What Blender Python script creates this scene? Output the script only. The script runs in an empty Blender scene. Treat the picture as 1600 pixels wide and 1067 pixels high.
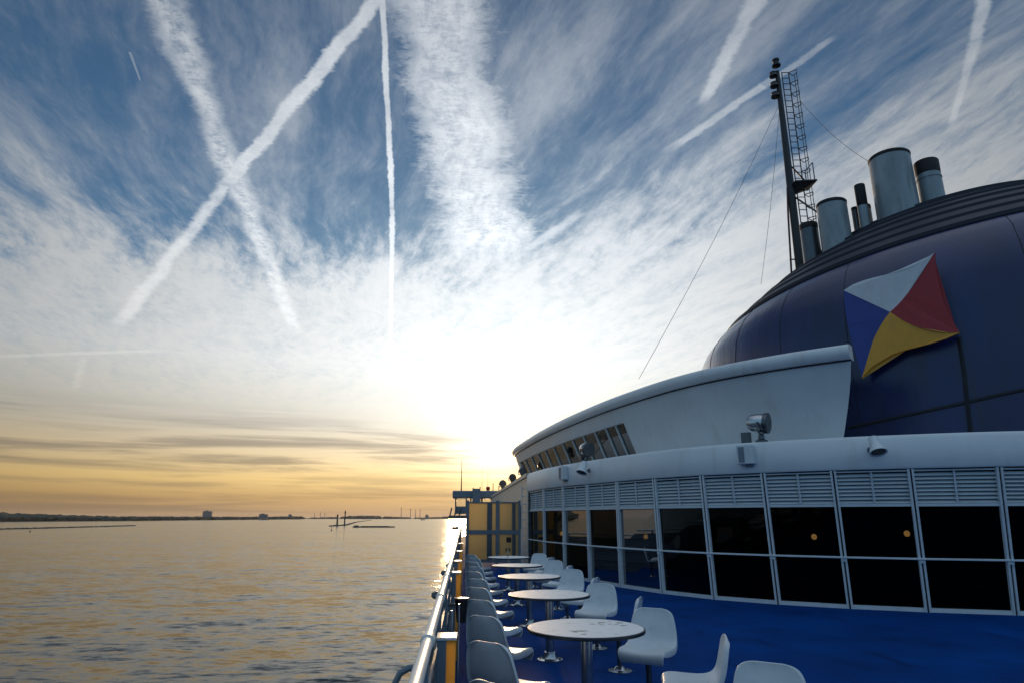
import bpy, bmesh, math, random
from mathutils import Vector, Matrix
random.seed(7)
R = math.radians
scene = bpy.context.scene
col = scene.collection

# ------------------------------------------------------------------ camera
F, H = 1000.0, 1.65                       # focal length in pixels of the 1600 px photograph, eye height above deck
PIT = math.atan(274 / F)
YAW = math.atan(74 / (F * math.cos(PIT) + 274 * math.sin(PIT)))
cam_d = bpy.data.cameras.new('camera')
cam = bpy.data.objects.new('camera', cam_d); col.objects.link(cam)
cam.location = (0, 0, H)
cam.rotation_euler = (math.pi / 2 + PIT, 0, -YAW)
cam_d.sensor_width = 36; cam_d.lens = 36 * F / 1600
cam_d.clip_start = 0.05; cam_d.clip_end = 80000
scene.camera = cam

def ray(x, y):
    u = (x - 800) / F; v = (y - 533.5) / F
    f = math.cos(PIT) + v * math.sin(PIT); up = math.sin(PIT) - v * math.cos(PIT)
    return Vector((u * math.cos(YAW) + f * math.sin(YAW), -u * math.sin(YAW) + f * math.cos(YAW), up))
def atz(x, y, z):
    a = ray(x, y); t = (z - H) / a.z
    return Vector((a.x * t, a.y * t, z))
def atd(x, y, d):                         # point at horizontal distance d
    a = ray(x, y); t = d / math.hypot(a.x, a.y)
    return Vector((a.x * t, a.y * t, H + a.z * t))

# ------------------------------------------------------------------ light
SUN = ray(778, 706).normalized()
EL = math.asin(SUN.z); AZ = math.atan2(SUN.x, SUN.y)
sl = bpy.data.lights.new('sun', 'SUN'); so = bpy.data.objects.new('sun', sl); col.objects.link(so)
so.rotation_euler = (-SUN).to_track_quat('-Z', 'Y').to_euler()
sl.energy = 2.6; sl.angle = R(8); sl.color = (1.0, 0.66, 0.34)

scene.view_settings.view_transform = 'Standard'; scene.view_settings.look = 'None'
scene.view_settings.exposure = 0.0; scene.view_settings.gamma = 1.0
scene.view_settings.use_curve_mapping = False

world = bpy.data.worlds.new('World'); scene.world = world; world.use_nodes = True
WT = world.node_tree; WT.nodes.clear()

class S:                                   # a node socket with arithmetic
    def __init__(s, sock, t): s.s = sock; s.t = t
    def _m(s, op, *o, clamp=False):
        n = s.t.nodes.new('ShaderNodeMath'); n.operation = op; n.use_clamp = clamp
        for i, a in enumerate((s,) + o):
            if isinstance(a, S): s.t.links.new(a.s, n.inputs[i])
            else: n.inputs[i].default_value = a
        return S(n.outputs[0], s.t)
    def __add__(s, o): return s._m('ADD', o)
    __radd__ = __add__
    def __sub__(s, o): return s._m('SUBTRACT', o)
    def __rsub__(s, o): return (s * -1.0) + o
    def __mul__(s, o): return s._m('MULTIPLY', o)
    __rmul__ = __mul__
    def __truediv__(s, o): return s._m('DIVIDE', o)
    def pow(s, o): return s._m('POWER', o)
    def max(s, o): return s._m('MAXIMUM', o)
    def min(s, o): return s._m('MINIMUM', o)
    def abs(s): return s._m('ABSOLUTE')
    def clip(s): return s._m('ADD', 0.0, clamp=True)
    def sstep(s, a, b, lo=0.0, hi=1.0):
        n = s.t.nodes.new('ShaderNodeMapRange'); n.interpolation_type = 'SMOOTHSTEP'
        s.t.links.new(s.s, n.inputs[0])
        for i, v in enumerate((a, b, lo, hi)): n.inputs[i + 1].default_value = v
        return S(n.outputs[0], s.t)
def comb(t, *xyz):
    n = t.nodes.new('ShaderNodeCombineXYZ')
    for i, a in enumerate(xyz):
        if isinstance(a, S): t.links.new(a.s, n.inputs[i])
        else: n.inputs[i].default_value = a
    return S(n.outputs[0], t)
def sep(v):
    n = v.t.nodes.new('ShaderNodeSeparateXYZ'); v.t.links.new(v.s, n.inputs[0])
    return [S(o, v.t) for o in n.outputs]
def noise(v, scale, detail=4, rough=0.5, dist=0.0):
    n = v.t.nodes.new('ShaderNodeTexNoise'); v.t.links.new(v.s, n.inputs['Vector'])
    n.inputs['Scale'].default_value = scale; n.inputs['Detail'].default_value = detail
    n.inputs['Roughness'].default_value = rough; n.inputs['Distortion'].default_value = dist
    return S(n.outputs[0], v.t)
def ramp(f, stops):
    n = f.t.nodes.new('ShaderNodeValToRGB'); f.t.links.new(f.s, n.inputs[0])
    e = n.color_ramp.elements
    while len(e) < len(stops): e.new(0.5)
    for el, (p, c) in zip(e, stops): el.position = p; el.color = (*c, 1)
    return S(n.outputs[0], f.t)
def mixc(f, a, b, mode='MIX'):
    n = a.t.nodes.new('ShaderNodeMix') if isinstance(a, S) else b.t.nodes.new('ShaderNodeMix')
    t = n.id_data; n.data_type = 'RGBA'; n.blend_type = mode; n.clamp_result = False
    for i, v in ((0, f), (6, a), (7, b)):
        if isinstance(v, S): t.links.new(v.s, n.inputs[i])
        elif i == 0: n.inputs[0].default_value = v
        else: n.inputs[i].default_value = (*v, 1)
    return S(n.outputs[2], t)

def build_sky():
    t = WT
    g = t.nodes.new('ShaderNodeTexCoord')
    dx, dy, dz = sep(S(g.outputs['Generated'], t))
    e = dz.max(0.0)
    c = (dx * SUN.x + dy * SUN.y + dz * SUN.z)
    ang = c.min(1.0)._m('ARCCOSINE')                      # angle from the sun, radians
    inv = (dz.max(0.0) + 0.012).pow(-1.0)
    px, py = dx * inv, dy * inv                            # the cloud sheet: a level plane overhead
    P = comb(t, px, py, 0.0)
    r = (px * px + py * py).pow(0.5)
    # clear sky
    sk = t.nodes.new('ShaderNodeTexSky'); sk.sky_type = 'NISHITA'; sk.sun_disc = False
    sk.sun_elevation = EL; sk.sun_rotation = AZ; sk.air_density = 1.0; sk.dust_density = 0.6; sk.ozone_density = 3.0
    base = mixc(1.0, S(sk.outputs[0], t), (0.10, 0.10, 0.10), 'MULTIPLY')
    base = mixc(1.0, base, (0.46, 0.86, 1.04), 'MULTIPLY')
    # cloud light: warm at the horizon, white higher up, brighter towards the sun
    cl = ramp(e, [(0.0, (.40, .255, .145)), (.028, (.54, .34, .14)), (.055, (.78, .54, .22)), (.085, (.72, .56, .33)),
                  (.13, (.60, .55, .45)), (.22, (.72, .73, .72)), (.40, (.68, .72, .76)), (.66, (.68, .73, .79)), (1.0, (.78, .84, .92))])
    sunf = ang.sstep(0.05, 0.85, 1.0, 0.0)
    cl = mixc(1.0, cl, comb(t, *[sunf * 0.86 + 0.56] * 3), 'MULTIPLY')
    back = ramp(e, [(0.0, (.17, .27, .37)), (.12, (.18, .32, .45)), (.35, (.20, .39, .57)), (1.0, (.62, .76, .92))])
    cl = mixc(ang.sstep(0.75, 1.7), cl, back)
    # streaked cirrus, drawn out along the ship's heading
    warp = noise(P, 0.7, 3) * 1.1
    Q = comb(t, px * 1.9 + py * 0.35 + warp, py * 0.42 + warp * 0.5, 0.0)
    n1 = noise(Q, 1.7, 10, 0.64, 0.08)
    n2 = noise(comb(t, px * 3.2 + py * 1.1 + warp * 1.4, py * 0.7 - px * 0.2, 3.0), 2.6, 9, 0.66, 0.1)
    nb = noise(comb(t, px, py, 7.0), 0.55, 3, 0.5)
    fine = noise(comb(t, px * 2.2 + warp, py * 0.9, 1.0), 9.0, 6, 0.72, 0.1)
    veil = (n1 * 0.62 + n2 * 0.38 + fine * 0.16 - 0.08 + px.max(0.0).min(1.2) * 0.05 + ang.sstep(0.9, 2.0) * 0.12 + e.sstep(0.66, 0.95) * 0.18).sstep(0.38, 0.74) * 0.66 + 0.05
    edge = r + (n1 - 0.5) * 1.5 + (n2 - 0.5) * 0.9 + (fine - 0.5) * 0.55 + (nb - 0.5) * 0.8 + px.min(1.2).max(-1.6) * 0.30
    bank = edge.sstep(1.85, 2.6) * ((n2 * 0.5 + fine * 0.5).sstep(0.30, 0.62) * 0.36 + 0.64)
    bank = bank + (1.0 - bank) * r.sstep(3.0, 8.0)
    cov = 1.0 - (1.0 - veil) * (1.0 - bank.clip())
    # contrails: straight lines on the same sheet
    rough = noise(comb(t, px, py * 1.3, 2.0), 22.0, 6, 0.7, 0.6)
    puff = noise(comb(t, px * 0.8 + py * 0.3, py * 1.5, 5.0), 52.0, 5, 0.72, 0.4)
    wob = (noise(comb(t, px, py, 9.0), 5.0, 4, 0.6) - 0.5)
    lump = noise(comb(t, px, py, 12.0), 4.5, 3, 0.6)
    def plane(x, y):
        a = ray(x, y).normalized(); return Vector((a.x / (a.z + .012), a.y / (a.z + .012)))
    def trail(x1, y1, w1, x2, y2, w2, op, soft=0.5, tex=0.5, f1=0.02, f2=0.08, wb=0.02):
        n = Vector((-(y2 - y1), x2 - x1)).normalized()
        A, B = plane(x1, y1), plane(x2, y2)
        L = (B - A).length; T = (B - A) / L; N = Vector((-T.y, T.x))
        hw = [abs((plane(x + n.x * w, y + n.y * w) - plane(x - n.x * w, y - n.y * w)).dot(N)) / 2 for x, y, w in ((x1, y1, w1), (x2, y2, w2))]
        s = (px * T.x + py * T.y - A.dot(T)) / L
        d = ((px * N.x + py * N.y - A.dot(N)) + wob * wb).abs()
        w = (s * (hw[1] - hw[0]) + hw[0]).max(1e-4) * (lump * 0.9 + 0.58)
        q = d / w + (rough - 0.5) * 1.15 + (puff - 0.5) * 0.8 + (fine - 0.5) * 0.5
        m = q.sstep(1.0 - soft, 1.15, 1.0, 0.0)
        m = m * s.sstep(-f1, f1) * s.sstep(1 - f2, 1 + f2, 1.0, 0.0)
        if tex: m = m * ((puff * 0.28 + rough * 0.32 + fine * 0.40).sstep(0.38, 0.60) * tex + (1 - tex))
        return m * (lump.sstep(0.25, 0.65) * 0.30 + 0.74) * op
    tr = [trail(240, -40, 36, 460, 512, 11, .92, .7, .7, wb=.05), trail(640, -60, 13, 352, 292, 13, .90, .5, .25, wb=.03),
          trail(354, 290, 13, 188, 504, 13, .88, .75, .35, .01, .12, wb=.05), trail(596, -40, 6, 613, 330, 4.5, .92, .5, .15, wb=.01),
          trail(613, 326, 4.5, 610, 560, 3, .80, .5, .1, .01, .08, wb=.01),
          trail(663, -60, 72, 764, 400, 76, .95, .55, .55, .03, .14, wb=.10),
          trail(1205, -40, 22, 1098, 160, 9, .66, .6, .3, wb=.04), trail(1300, 62, 5, 1195, 135, 6, .36, .6, .3, .1, .02, wb=.03),
          trail(1196, 134, 6, 1050, 232, 8, .55, .6, .3, .02, .15, wb=.03), trail(905, 335, 8, 815, 395, 8, .5, .7, .2, .1, .1, wb=.03),
          trail(1544, -40, 13, 1526, 66, 11, .60, .6, .3, wb=.02), trail(1526, 64, 11, 1487, 192, 6, .56, .6, .3, .01, .1, wb=.02),
          trail(-30, 558, 3, 245, 548, 3, .35, .6, .1, wb=.05), trail(203, 82, 2.5, 219, 126, 1.5, .28, .6, .1, wb=0),
          trail(131, 560, 9, 118, 608, 9, .3, .8, .3, .1, .1, wb=.1)]
    m = tr[0]
    for k in tr[1:]: m = m.max(k)
    trc = mixc(1.0, cl, (1.32, 1.31, 1.30), 'MULTIPLY')
    out = mixc(cov.clip(), base, cl)
    out = mixc(m.clip(), out, trc)
    # low stratus bars over the horizon
    az = dx._m('ARCTAN2', dy)
    U = comb(t, az * 1.6 + wob * 0.0, dz * 26.0, 0.0)
    s1 = noise(U, 1.5, 8, 0.6, 0.7); s2 = noise(comb(t, az * 2.4, dz * 60.0, 4.0), 1.6, 6, 0.6, 0.5)
    hi = e.sstep(0.04, 0.075) * e.sstep(0.10, 0.165, 1.0, 0.0) * 0.85
    bar1 = (s1 * 0.7 + s2 * 0.3).sstep(0.43, 0.60) * hi
    lo = e.sstep(0.0, 0.012) * e.sstep(0.05, 0.08, 1.0, 0.0)
    bar2 = (s2 * 0.6 + s1 * 0.4).sstep(0.44, 0.60) * lo * 0.55
    barc = mixc(0.30, mixc(1.0, cl, (0.52, 0.53, 0.58), 'MULTIPLY'), (.25, .215, .19))
    away = ang.sstep(0.02, 0.10)
    out = mixc((bar1.max(bar2) * (away * 0.75 + 0.25)).clip(), out, barc)
    # the veiled sun
    gl = (ang.pow(2.0) * -38.0)._m('EXPONENT') * (n1 * 0.5 - 0.02) + (ang * -4.5)._m('EXPONENT') * 0.24 + (ang.pow(2.0) * -260.0)._m('EXPONENT') * 0.9
    gl = gl * (e.sstep(0.0, 0.09) * 0.8 + 0.2) * (1.0 - (bar1.max(bar2)).clip() * 0.6)
    gcol = ramp(e, [(0.0, (1, .66, .30)), (.07, (1, .84, .58)), (.14, (1, .96, .88)), (1.0, (.95, .98, 1.0))])
    out = mixc(1.0, out, mixc(1.0, gcol, comb(t, gl, gl, gl), 'MULTIPLY'), 'ADD')
    bg = t.nodes.new('ShaderNodeBackground'); t.links.new(out.s, bg.inputs[0]); bg.inputs[1].default_value = 1.0
    o = t.nodes.new('ShaderNodeOutputWorld'); t.links.new(bg.outputs[0], o.inputs[0])
build_sky()
world.cycles.sampling_method = 'MANUAL'; world.cycles.sample_map_resolution = 1024

# ------------------------------------------------------------------ materials
MATS = {}
def mat(name, color, rough=0.5, metal=0.0, var=0.12, vscale=6.0, bump=0.0, bscale=60.0, stain=None, stretch=(1, 1, 1), coat=0.0, spec=0.5, transl=None, bdist=.02):
    m = bpy.data.materials.new(name); m.use_nodes = True; t = m.node_tree
    b = t.nodes['Principled BSDF']
    g = t.nodes.new('ShaderNodeTexCoord'); mp = t.nodes.new('ShaderNodeMapping')
    t.links.new(g.outputs['Object'], mp.inputs[0]); mp.inputs['Scale'].default_value = stretch
    v = S(mp.outputs[0], t)
    n = noise(v, vscale, 6, 0.6)
    lo = tuple(x * (1 - var) for x in color); hi = tuple(min(1, x * (1 + var)) for x in color)
    c = ramp(n, [(0.3, lo), (0.7, hi)])
    if stain:
        scol, amt, ss, st = stain
        mp2 = t.nodes.new('ShaderNodeMapping'); t.links.new(g.outputs['Object'], mp2.inputs[0]); mp2.inputs['Scale'].default_value = st
        sn = noise(S(mp2.outputs[0], t), ss, 8, 0.65, 0.3)
        c = mixc(sn.sstep(0.52, 0.75) * amt, c, scol)
    t.links.new(c.s, b.inputs['Base Color'])
    rr = n * 0.25 + (rough - 0.125)
    t.links.new(rr.max(0.02).s, b.inputs['Roughness'])
    b.inputs['Metallic'].default_value = metal
    b.inputs['Specular IOR Level'].default_value = spec
    b.inputs['Coat Weight'].default_value = coat; b.inputs['Coat Roughness'].default_value = .24
    if coat >= 1: b.inputs['Coat IOR'].default_value = 1.6
    if bump:
        bn = t.nodes.new('ShaderNodeBump'); bn.inputs['Strength'].default_value = bump; bn.inputs['Distance'].default_value = bdist
        t.links.new(noise(v, bscale, 5, 0.6).s, bn.inputs['Height']); t.links.new(bn.outputs[0], b.inputs['Normal'])
    if transl:
        tr = t.nodes.new('ShaderNodeBsdfTranslucent'); tr.inputs[0].default_value = (*transl[0], 1)
        mx = t.nodes.new('ShaderNodeMixShader'); mx.inputs[0].default_value = transl[1]
        t.links.new(b.outputs[0], mx.inputs[1]); t.links.new(tr.outputs[0], mx.inputs[2])
        t.links.new(mx.outputs[0], t.nodes['Material Output'].inputs[0])
    MATS[name] = m; return m

mat('white_paint', (.72, .74, .75), .38, var=.05, vscale=1.2, stain=((.45, .40, .33), .30, 2.5, (1, 1, .12)), bump=.05, bscale=3)
mat('white_frame', (.66, .70, .72), .35, var=.06, stain=((.35, .33, .30), .3, 4, (1, 1, .3)))
mat('louvre_paint', (.60, .65, .68), .4, var=.06, vscale=3)
mat('dark_gap', (.03, .035, .04), .6)
mat('grey_paint', (.17, .21, .25), .42, var=.12, bump=.1, bscale=18, stain=((.08, .07, .06), .4, 5, (1, 1, .5)))
mat('rail_paint', (.70, .70, .68), .40, var=.06, stain=((.35, .22, .12), .35, 14, (1, .15, 1)))
mat('deck_paint', (.0010, .042, .195), .75, var=.30, vscale=.7, bump=.3, bscale=55, stain=((.002, .020, .085), .7, 2.3, (1, .35, 1)), spec=.05)
mat('chair_plastic', (.64, .67, .69), .36, var=.07, vscale=5, stain=((.36, .35, .32), .4, 7, (1, 1, 1)), bump=.04, bscale=20)
mat('table_laminate', (.86, .85, .84), .55, spec=.12, var=.03, vscale=8, stain=((.30, .28, .27), .55, 11, (1, 1, 1)))
mat('scuff', (.26, .25, .25), .7, var=.3, vscale=40)
mat('dark_rim', (.06, .06, .07), .35, metal=.6)
mat('steel', (.52, .53, .54), .25, metal=1.0, var=.1)
mat('dark_steel', (.12, .13, .14), .35, metal=.8, var=.1)
mat('navy_metal', (.004, .014, .085), .32, var=.35, vscale=1.1, coat=.7, spec=.3, bump=.8, bscale=1.1, stain=((.013, .014, .026), .7, 1.6, (1, 1, .10)), stretch=(1, 1, .22), bdist=.07)
mat('roof_navy', (.003, .006, .022), .5, var=.2, vscale=2, bump=.1, bscale=8)
mat('seam_dark', (.006, .007, .012), .6)
mat('flag_white', (.62, .63, .66), .45, var=.06, stain=((.4, .4, .42), .4, 2, (1, 1, .2)))
mat('flag_red', (.36, .022, .030), .45, var=.10)
mat('flag_blue', (.028, .050, .26), .45, var=.12)
mat('flag_gold', (.70, .33, .030), .45, var=.08, stain=((.35, .2, .08), .3, 3, (1, 1, .3)))
mat('stack_steel', (.30, .34, .36), .45, metal=.35, var=.30, vscale=1.4, stain=((.09, .07, .055), .9, 1.9, (1, 1, .22)), stretch=(1, 1, .35))
mat('soot', (.012, .012, .013), .7, var=.3)
mat('mast_paint', (.022, .022, .026), .5, var=.3)
mat('mast_red', (.10, .028, .022), .5, var=.3)
mat('wire', (.05, .05, .05), .5)
mat('yellow_acrylic', (.50, .42, .24), .22, var=.10, vscale=2, transl=((.80, .70, .46), .68), stain=((.28, .2, .08), .3, 3, (1, 1, .2)))
mat('amber_acrylic', (.82, .54, .14), .28, var=.08, vscale=3, transl=((.95, .66, .22), .65))
mat('black_plastic', (.010, .010, .011), .4)
mat('brown_rim', (.16, .06, .03), .4)
mat('interior', (.035, .028, .022), .7)
mat('cream_paint', (.74, .60, .49), .5, var=.08, vscale=1.5)  # off-white deckhouse plating, with the pinkish sky glow painted into its colour
mat('red_paint', (.45, .03, .02), .45)
mat('rock', (.055, .055, .055), .85, var=.3, vscale=.3, bump=.6, bscale=1)
mat('foliage', (.030, .042, .030), .9, var=.35, vscale=.02)
mat('shore_ground', (.075, .075, .062), .9, var=.3, vscale=.01)
mat('concrete', (.20, .20, .20), .8, var=.2, vscale=.2)
mat('barge_hull', (.035, .04, .045), .6, var=.3, vscale=.2)
mat('hull_paint', (.60, .62, .64), .4, var=.06)

def glass_mat(name, tint, refl_rough=0.02, refl=1.0):
    m = bpy.data.materials.new(name); m.use_nodes = True; t = m.node_tree; t.nodes.clear()
    o = t.nodes.new('ShaderNodeOutputMaterial')
    tr = t.nodes.new('ShaderNodeBsdfTransparent'); tr.inputs[0].default_value = (*tint, 1)
    gl = t.nodes.new('ShaderNodeBsdfGlossy'); gl.inputs['Roughness'].default_value = refl_rough
    gl.inputs[0].default_value = (.9, .9, .9, 1)
    g = t.nodes.new('ShaderNodeTexCoord')
    bn = t.nodes.new('ShaderNodeBump'); bn.inputs['Strength'].default_value = .03; bn.inputs['Distance'].default_value = .05
    t.links.new(noise(S(g.outputs['Object'], t), 1.3, 2).s, bn.inputs['Height']); t.links.new(bn.outputs[0], gl.inputs['Normal'])
    fr = t.nodes.new('ShaderNodeFresnel'); fr.inputs[0].default_value = 1.45
    mx = t.nodes.new('ShaderNodeMixShader')
    t.links.new((S(fr.outputs[0], t) * refl).s, mx.inputs[0]); t.links.new(tr.outputs[0], mx.inputs[1]); t.links.new(gl.outputs[0], mx.inputs[2])
    t.links.new(mx.outputs[0], o.inputs[0]); MATS[name] = m
glass_mat('tinted_glass', (.26, .24, .20), .02, .35)
glass_mat('bronze_glass', (.12, .09, .06), .03, .22)
glass_mat('clear_glass', (.85, .87, .85))
def emit_mat(name, c, s):
    m = bpy.data.materials.new(name); m.use_nodes = True; b = m.node_tree.nodes['Principled BSDF']
    b.inputs['Base Color'].default_value = (*c, 1); b.inputs['Emission Color'].default_value = (*c, 1); b.inputs['Emission Strength'].default_value = s
    MATS[name] = m
emit_mat('lamp_glow', (1.0, .60, .20), .55)

def water_mat():
    m = bpy.data.materials.new('sea_water'); m.use_nodes = True; t = m.node_tree; b = t.nodes['Principled BSDF']
    b.inputs['Base Color'].default_value = (.012, .016, .013, 1); b.inputs['Roughness'].default_value = .15
    b.inputs['IOR'].default_value = 1.33; b.inputs['Specular IOR Level'].default_value = .21
    g = t.nodes.new('ShaderNodeTexCoord')
    x, y, z = sep(S(g.outputs['Object'], t))
    def slope(sx, sy, z, scale, detail, rough, amp):       # wave slopes straight from noise, so that far waves keep theirs
        n = t.nodes.new('ShaderNodeTexNoise'); t.links.new(comb(t, x * sx + y * sy, y, z).s, n.inputs['Vector'])
        n.inputs['Scale'].default_value = scale; n.inputs['Detail'].default_value = detail; n.inputs['Roughness'].default_value = rough; n.inputs['Distortion'].default_value = .4
        q = t.nodes.new('ShaderNodeSeparateColor'); t.links.new(n.outputs['Color'], q.inputs[0])
        return [(S(q.outputs[k], t) - .5) * amp for k in (0, 1)]
    parts = [slope(.5, .10, 0., .045, 3, .5, .12), slope(.40, .12, 5., .20, 5, .62, .74), slope(.5, -.1, 9., .60, 5, .7, .60)]
    nx = parts[0][0] * .6 + parts[1][0] * .6 + parts[2][0] * .7
    ny = parts[0][1] + parts[1][1] + parts[2][1]
    gust = noise(comb(t, x * .3, y, 2.), .006, 4, .55).sstep(.3, .7, .62, 1.2)
    nn = t.nodes.new('ShaderNodeVectorMath'); nn.operation = 'NORMALIZE'
    t.links.new(comb(t, nx * gust, ny * gust, 1.0).s, nn.inputs[0]); t.links.new(nn.outputs[0], b.inputs['Normal'])
    MATS['sea_water'] = m
water_mat()

# ------------------------------------------------------------------ mesh helpers
class MB:
    def __init__(s): s.v = []; s.f = []
    def add(s, vs, fs):
        o = len(s.v); s.v += [tuple(v) for v in vs]; s.f += [tuple(i + o for i in f) for f in fs]; return s
    def box(s, a, b):
        (x0, y0, z0), (x1, y1, z1) = a, b
        vs = [(x, y, z) for z in (z0, z1) for y in (y0, y1) for x in (x0, x1)]
        return s.add(vs, [(0, 2, 3, 1), (4, 5, 7, 6), (0, 1, 5, 4), (2, 6, 7, 3), (0, 4, 6, 2), (1, 3, 7, 5)])
    def prism(s, pts, z0, z1):             # level polygon, extruded up
        n = len(pts)
        vs = [(p[0], p[1], z0) for p in pts] + [(p[0], p[1], z1) for p in pts]
        return s.add(vs, [tuple(reversed(range(n))), tuple(range(n, 2 * n))] + [(i, (i + 1) % n, n + (i + 1) % n, n + i) for i in range(n)])
    def bar(s, a, b, w, d, up=(0, 0, 1)):  # box section w x d from a to b
        a, b = Vector(a), Vector(b); T = (b - a).normalized(); u = Vector(up)
        if abs(T.dot(u)) > .99: u = Vector((0, 1, 0))
        X = T.cross(u).normalized(); Y = X.cross(T)
        vs = [p + X * (i * w / 2) + Y * (j * d / 2) for p in (a, b) for i, j in ((-1, -1), (1, -1), (1, 1), (-1, 1))]
        return s.add(vs, [(3, 2, 1, 0), (4, 5, 6, 7)] + [(i, (i + 1) % 4, 4 + (i + 1) % 4, 4 + i) for i in range(4)])
    def tube(s, pts, r, n=8, caps=True):
        pts = [Vector(p) for p in pts]; k = len(pts); rs = r if isinstance(r, (list, tuple)) else [r] * k
        o = len(s.v); prev = None
        for i, p in enumerate(pts):
            T = (pts[min(i + 1, k - 1)] - pts[max(i - 1, 0)]).normalized()
            u = prev if prev is not None else (Vector((0, 0, 1)) if abs(T.z) < .9 else Vector((1, 0, 0)))
            X = (u - T * u.dot(T)).normalized(); prev = X; Y = T.cross(X)
            s.v += [tuple(p + (X * math.cos(a) + Y * math.sin(a)) * rs[i]) for a in [2 * math.pi * j / n for j in range(n)]]
        for i in range(k - 1):
            s.f += [(o + i * n + j, o + i * n + (j + 1) % n, o + (i + 1) * n + (j + 1) % n, o + (i + 1) * n + j) for j in range(n)]
        if caps: s.f += [tuple(o + j for j in reversed(range(n))), tuple(o + (k - 1) * n + j for j in range(n))]
        return s
    def lathe(s, prof, n=24, c=(0, 0, 0), axis=None):   # (radius, height) pairs
        o = len(s.v); A = Vector(axis).normalized() if axis else Vector((0, 0, 1))
        X = A.orthogonal().normalized() if axis else Vector((1, 0, 0)); Y = A.cross(X); C = Vector(c)
        for r, z in prof:
            s.v += [tuple(C + A * z + (X * math.cos(a) + Y * math.sin(a)) * r) for a in [2 * math.pi * j / n for j in range(n)]]
        k = len(prof)
        for i in range(k - 1):
            s.f += [(o + i * n + j, o + i * n + (j + 1) % n, o + (i + 1) * n + (j + 1) % n, o + (i + 1) * n + j) for j in range(n)]
        s.f += [tuple(o + j for j in reversed(range(n))), tuple(o + (k - 1) * n + j for j in range(n))]
        return s
    def grid(s, rows):                     # rows of points
        m = len(rows[0]); o = len(s.v)
        for r in rows: s.v += [tuple(p) for p in r]
        for i in range(len(rows) - 1):
            s.f += [(o + i * m + j, o + i * m + j + 1, o + (i + 1) * m + j + 1, o + (i + 1) * m + j) for j in range(m - 1)]
        return s
    def build(s, name, m, parent=None, smooth=False, loc=None, bevel=0.0):
        me = bpy.data.meshes.new(name); me.from_pydata(s.v, [], s.f); me.update()
        bm = bmesh.new(); bm.from_mesh(me); bmesh.ops.recalc_face_normals(bm, faces=bm.faces); bm.to_mesh(me); bm.free()
        me.materials.append(MATS[m])
        o = bpy.data.objects.new(name, me); col.objects.link(o)
        if parent is not None: o.parent = parent
        if loc is not None: o.location = loc
        if smooth:
            for p in me.polygons: p.use_smooth = True
            if smooth != 'all':
                me.set_sharp_from_angle(angle=R(38))
        if bevel:
            b = o.modifiers.new('bevel', 'BEVEL'); b.width = bevel; b.segments = 2; b.limit_method = 'ANGLE'
        return o
def tag(o, label=None, cat=None, group=None, kind=None):
    for k, v in (('label', label), ('category', cat), ('group', group), ('kind', kind)):
        if v: o[k] = v
    return o
def thing(name, label, cat, loc=(0, 0, 0), rz=0.0, group=None):
    o = bpy.data.objects.new(name, None); col.objects.link(o); o.location = loc; o.rotation_euler = (0, 0, rz)
    o.empty_display_size = .2
    return tag(o, label, cat, group)
def copy_tree(o, parent=None):
    c = o.copy(); col.objects.link(c); c.parent = parent
    for ch in o.children: copy_tree(ch, c)
    return c
def smooth_curve(pts, per=6):
    pts = [Vector(p) for p in pts]; out = []
    for i in range(len(pts) - 1):
        p0, p1, p2, p3 = pts[max(i - 1, 0)], pts[i], pts[i + 1], pts[min(i + 2, len(pts) - 1)]
        for j in range(per):
            t = j / per
            out.append(0.5 * ((2 * p1) + (p2 - p0) * t + (2 * p0 - 5 * p1 + 4 * p2 - p3) * t * t + (3 * p1 - p0 - 3 * p2 + p3) * t ** 3))
    out.append(pts[-1]); return out
def normals2(c):                           # outward (towards the open deck): left of travel is the ship
    out = []
    for i in range(len(c)):
        T = (c[min(i + 1, len(c) - 1)] - c[max(i - 1, 0)]).normalized(); out.append(Vector((T.y, -T.x)))
    return out

# ------------------------------------------------------------------ setting: sea, land, deck, hull
WZ = -22.0
def atsea(x, y): return atz(x, y, WZ)
m = MB()
ring = [0, 60, 200, 800, 3000, 12000, 60000]
n = 48
m.v.append((0, 0, WZ))
for r_ in ring[1:]: m.v += [(r_ * math.cos(2 * math.pi * j / n), r_ * math.sin(2 * math.pi * j / n), WZ) for j in range(n)]
m.f += [(0, 1 + j, 1 + (j + 1) % n) for j in range(n)]
for i in range(len(ring) - 2):
    m.f += [(1 + i * n + j, 1 + (i + 1) * n + j, 1 + (i + 1) * n + (j + 1) % n, 1 + i * n + (j + 1) % n) for j in range(n)]
tag(m.build('sea', 'sea_water'), kind='structure')

def strip_land(name, near, far, h, mname, h2):
    m = MB(); k = len(near)
    rows = []
    for q, (lst, z) in enumerate(((near, WZ - 1), (near, WZ + h), (far, WZ + h2), (far, WZ - 1))):
        rows.append([(p.x, p.y, z) for p in lst])
    m.grid(rows); return m.build(name, mname)
def away(p, d):
    v = Vector((p.x, p.y, 0)).normalized(); return p + v * d
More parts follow.
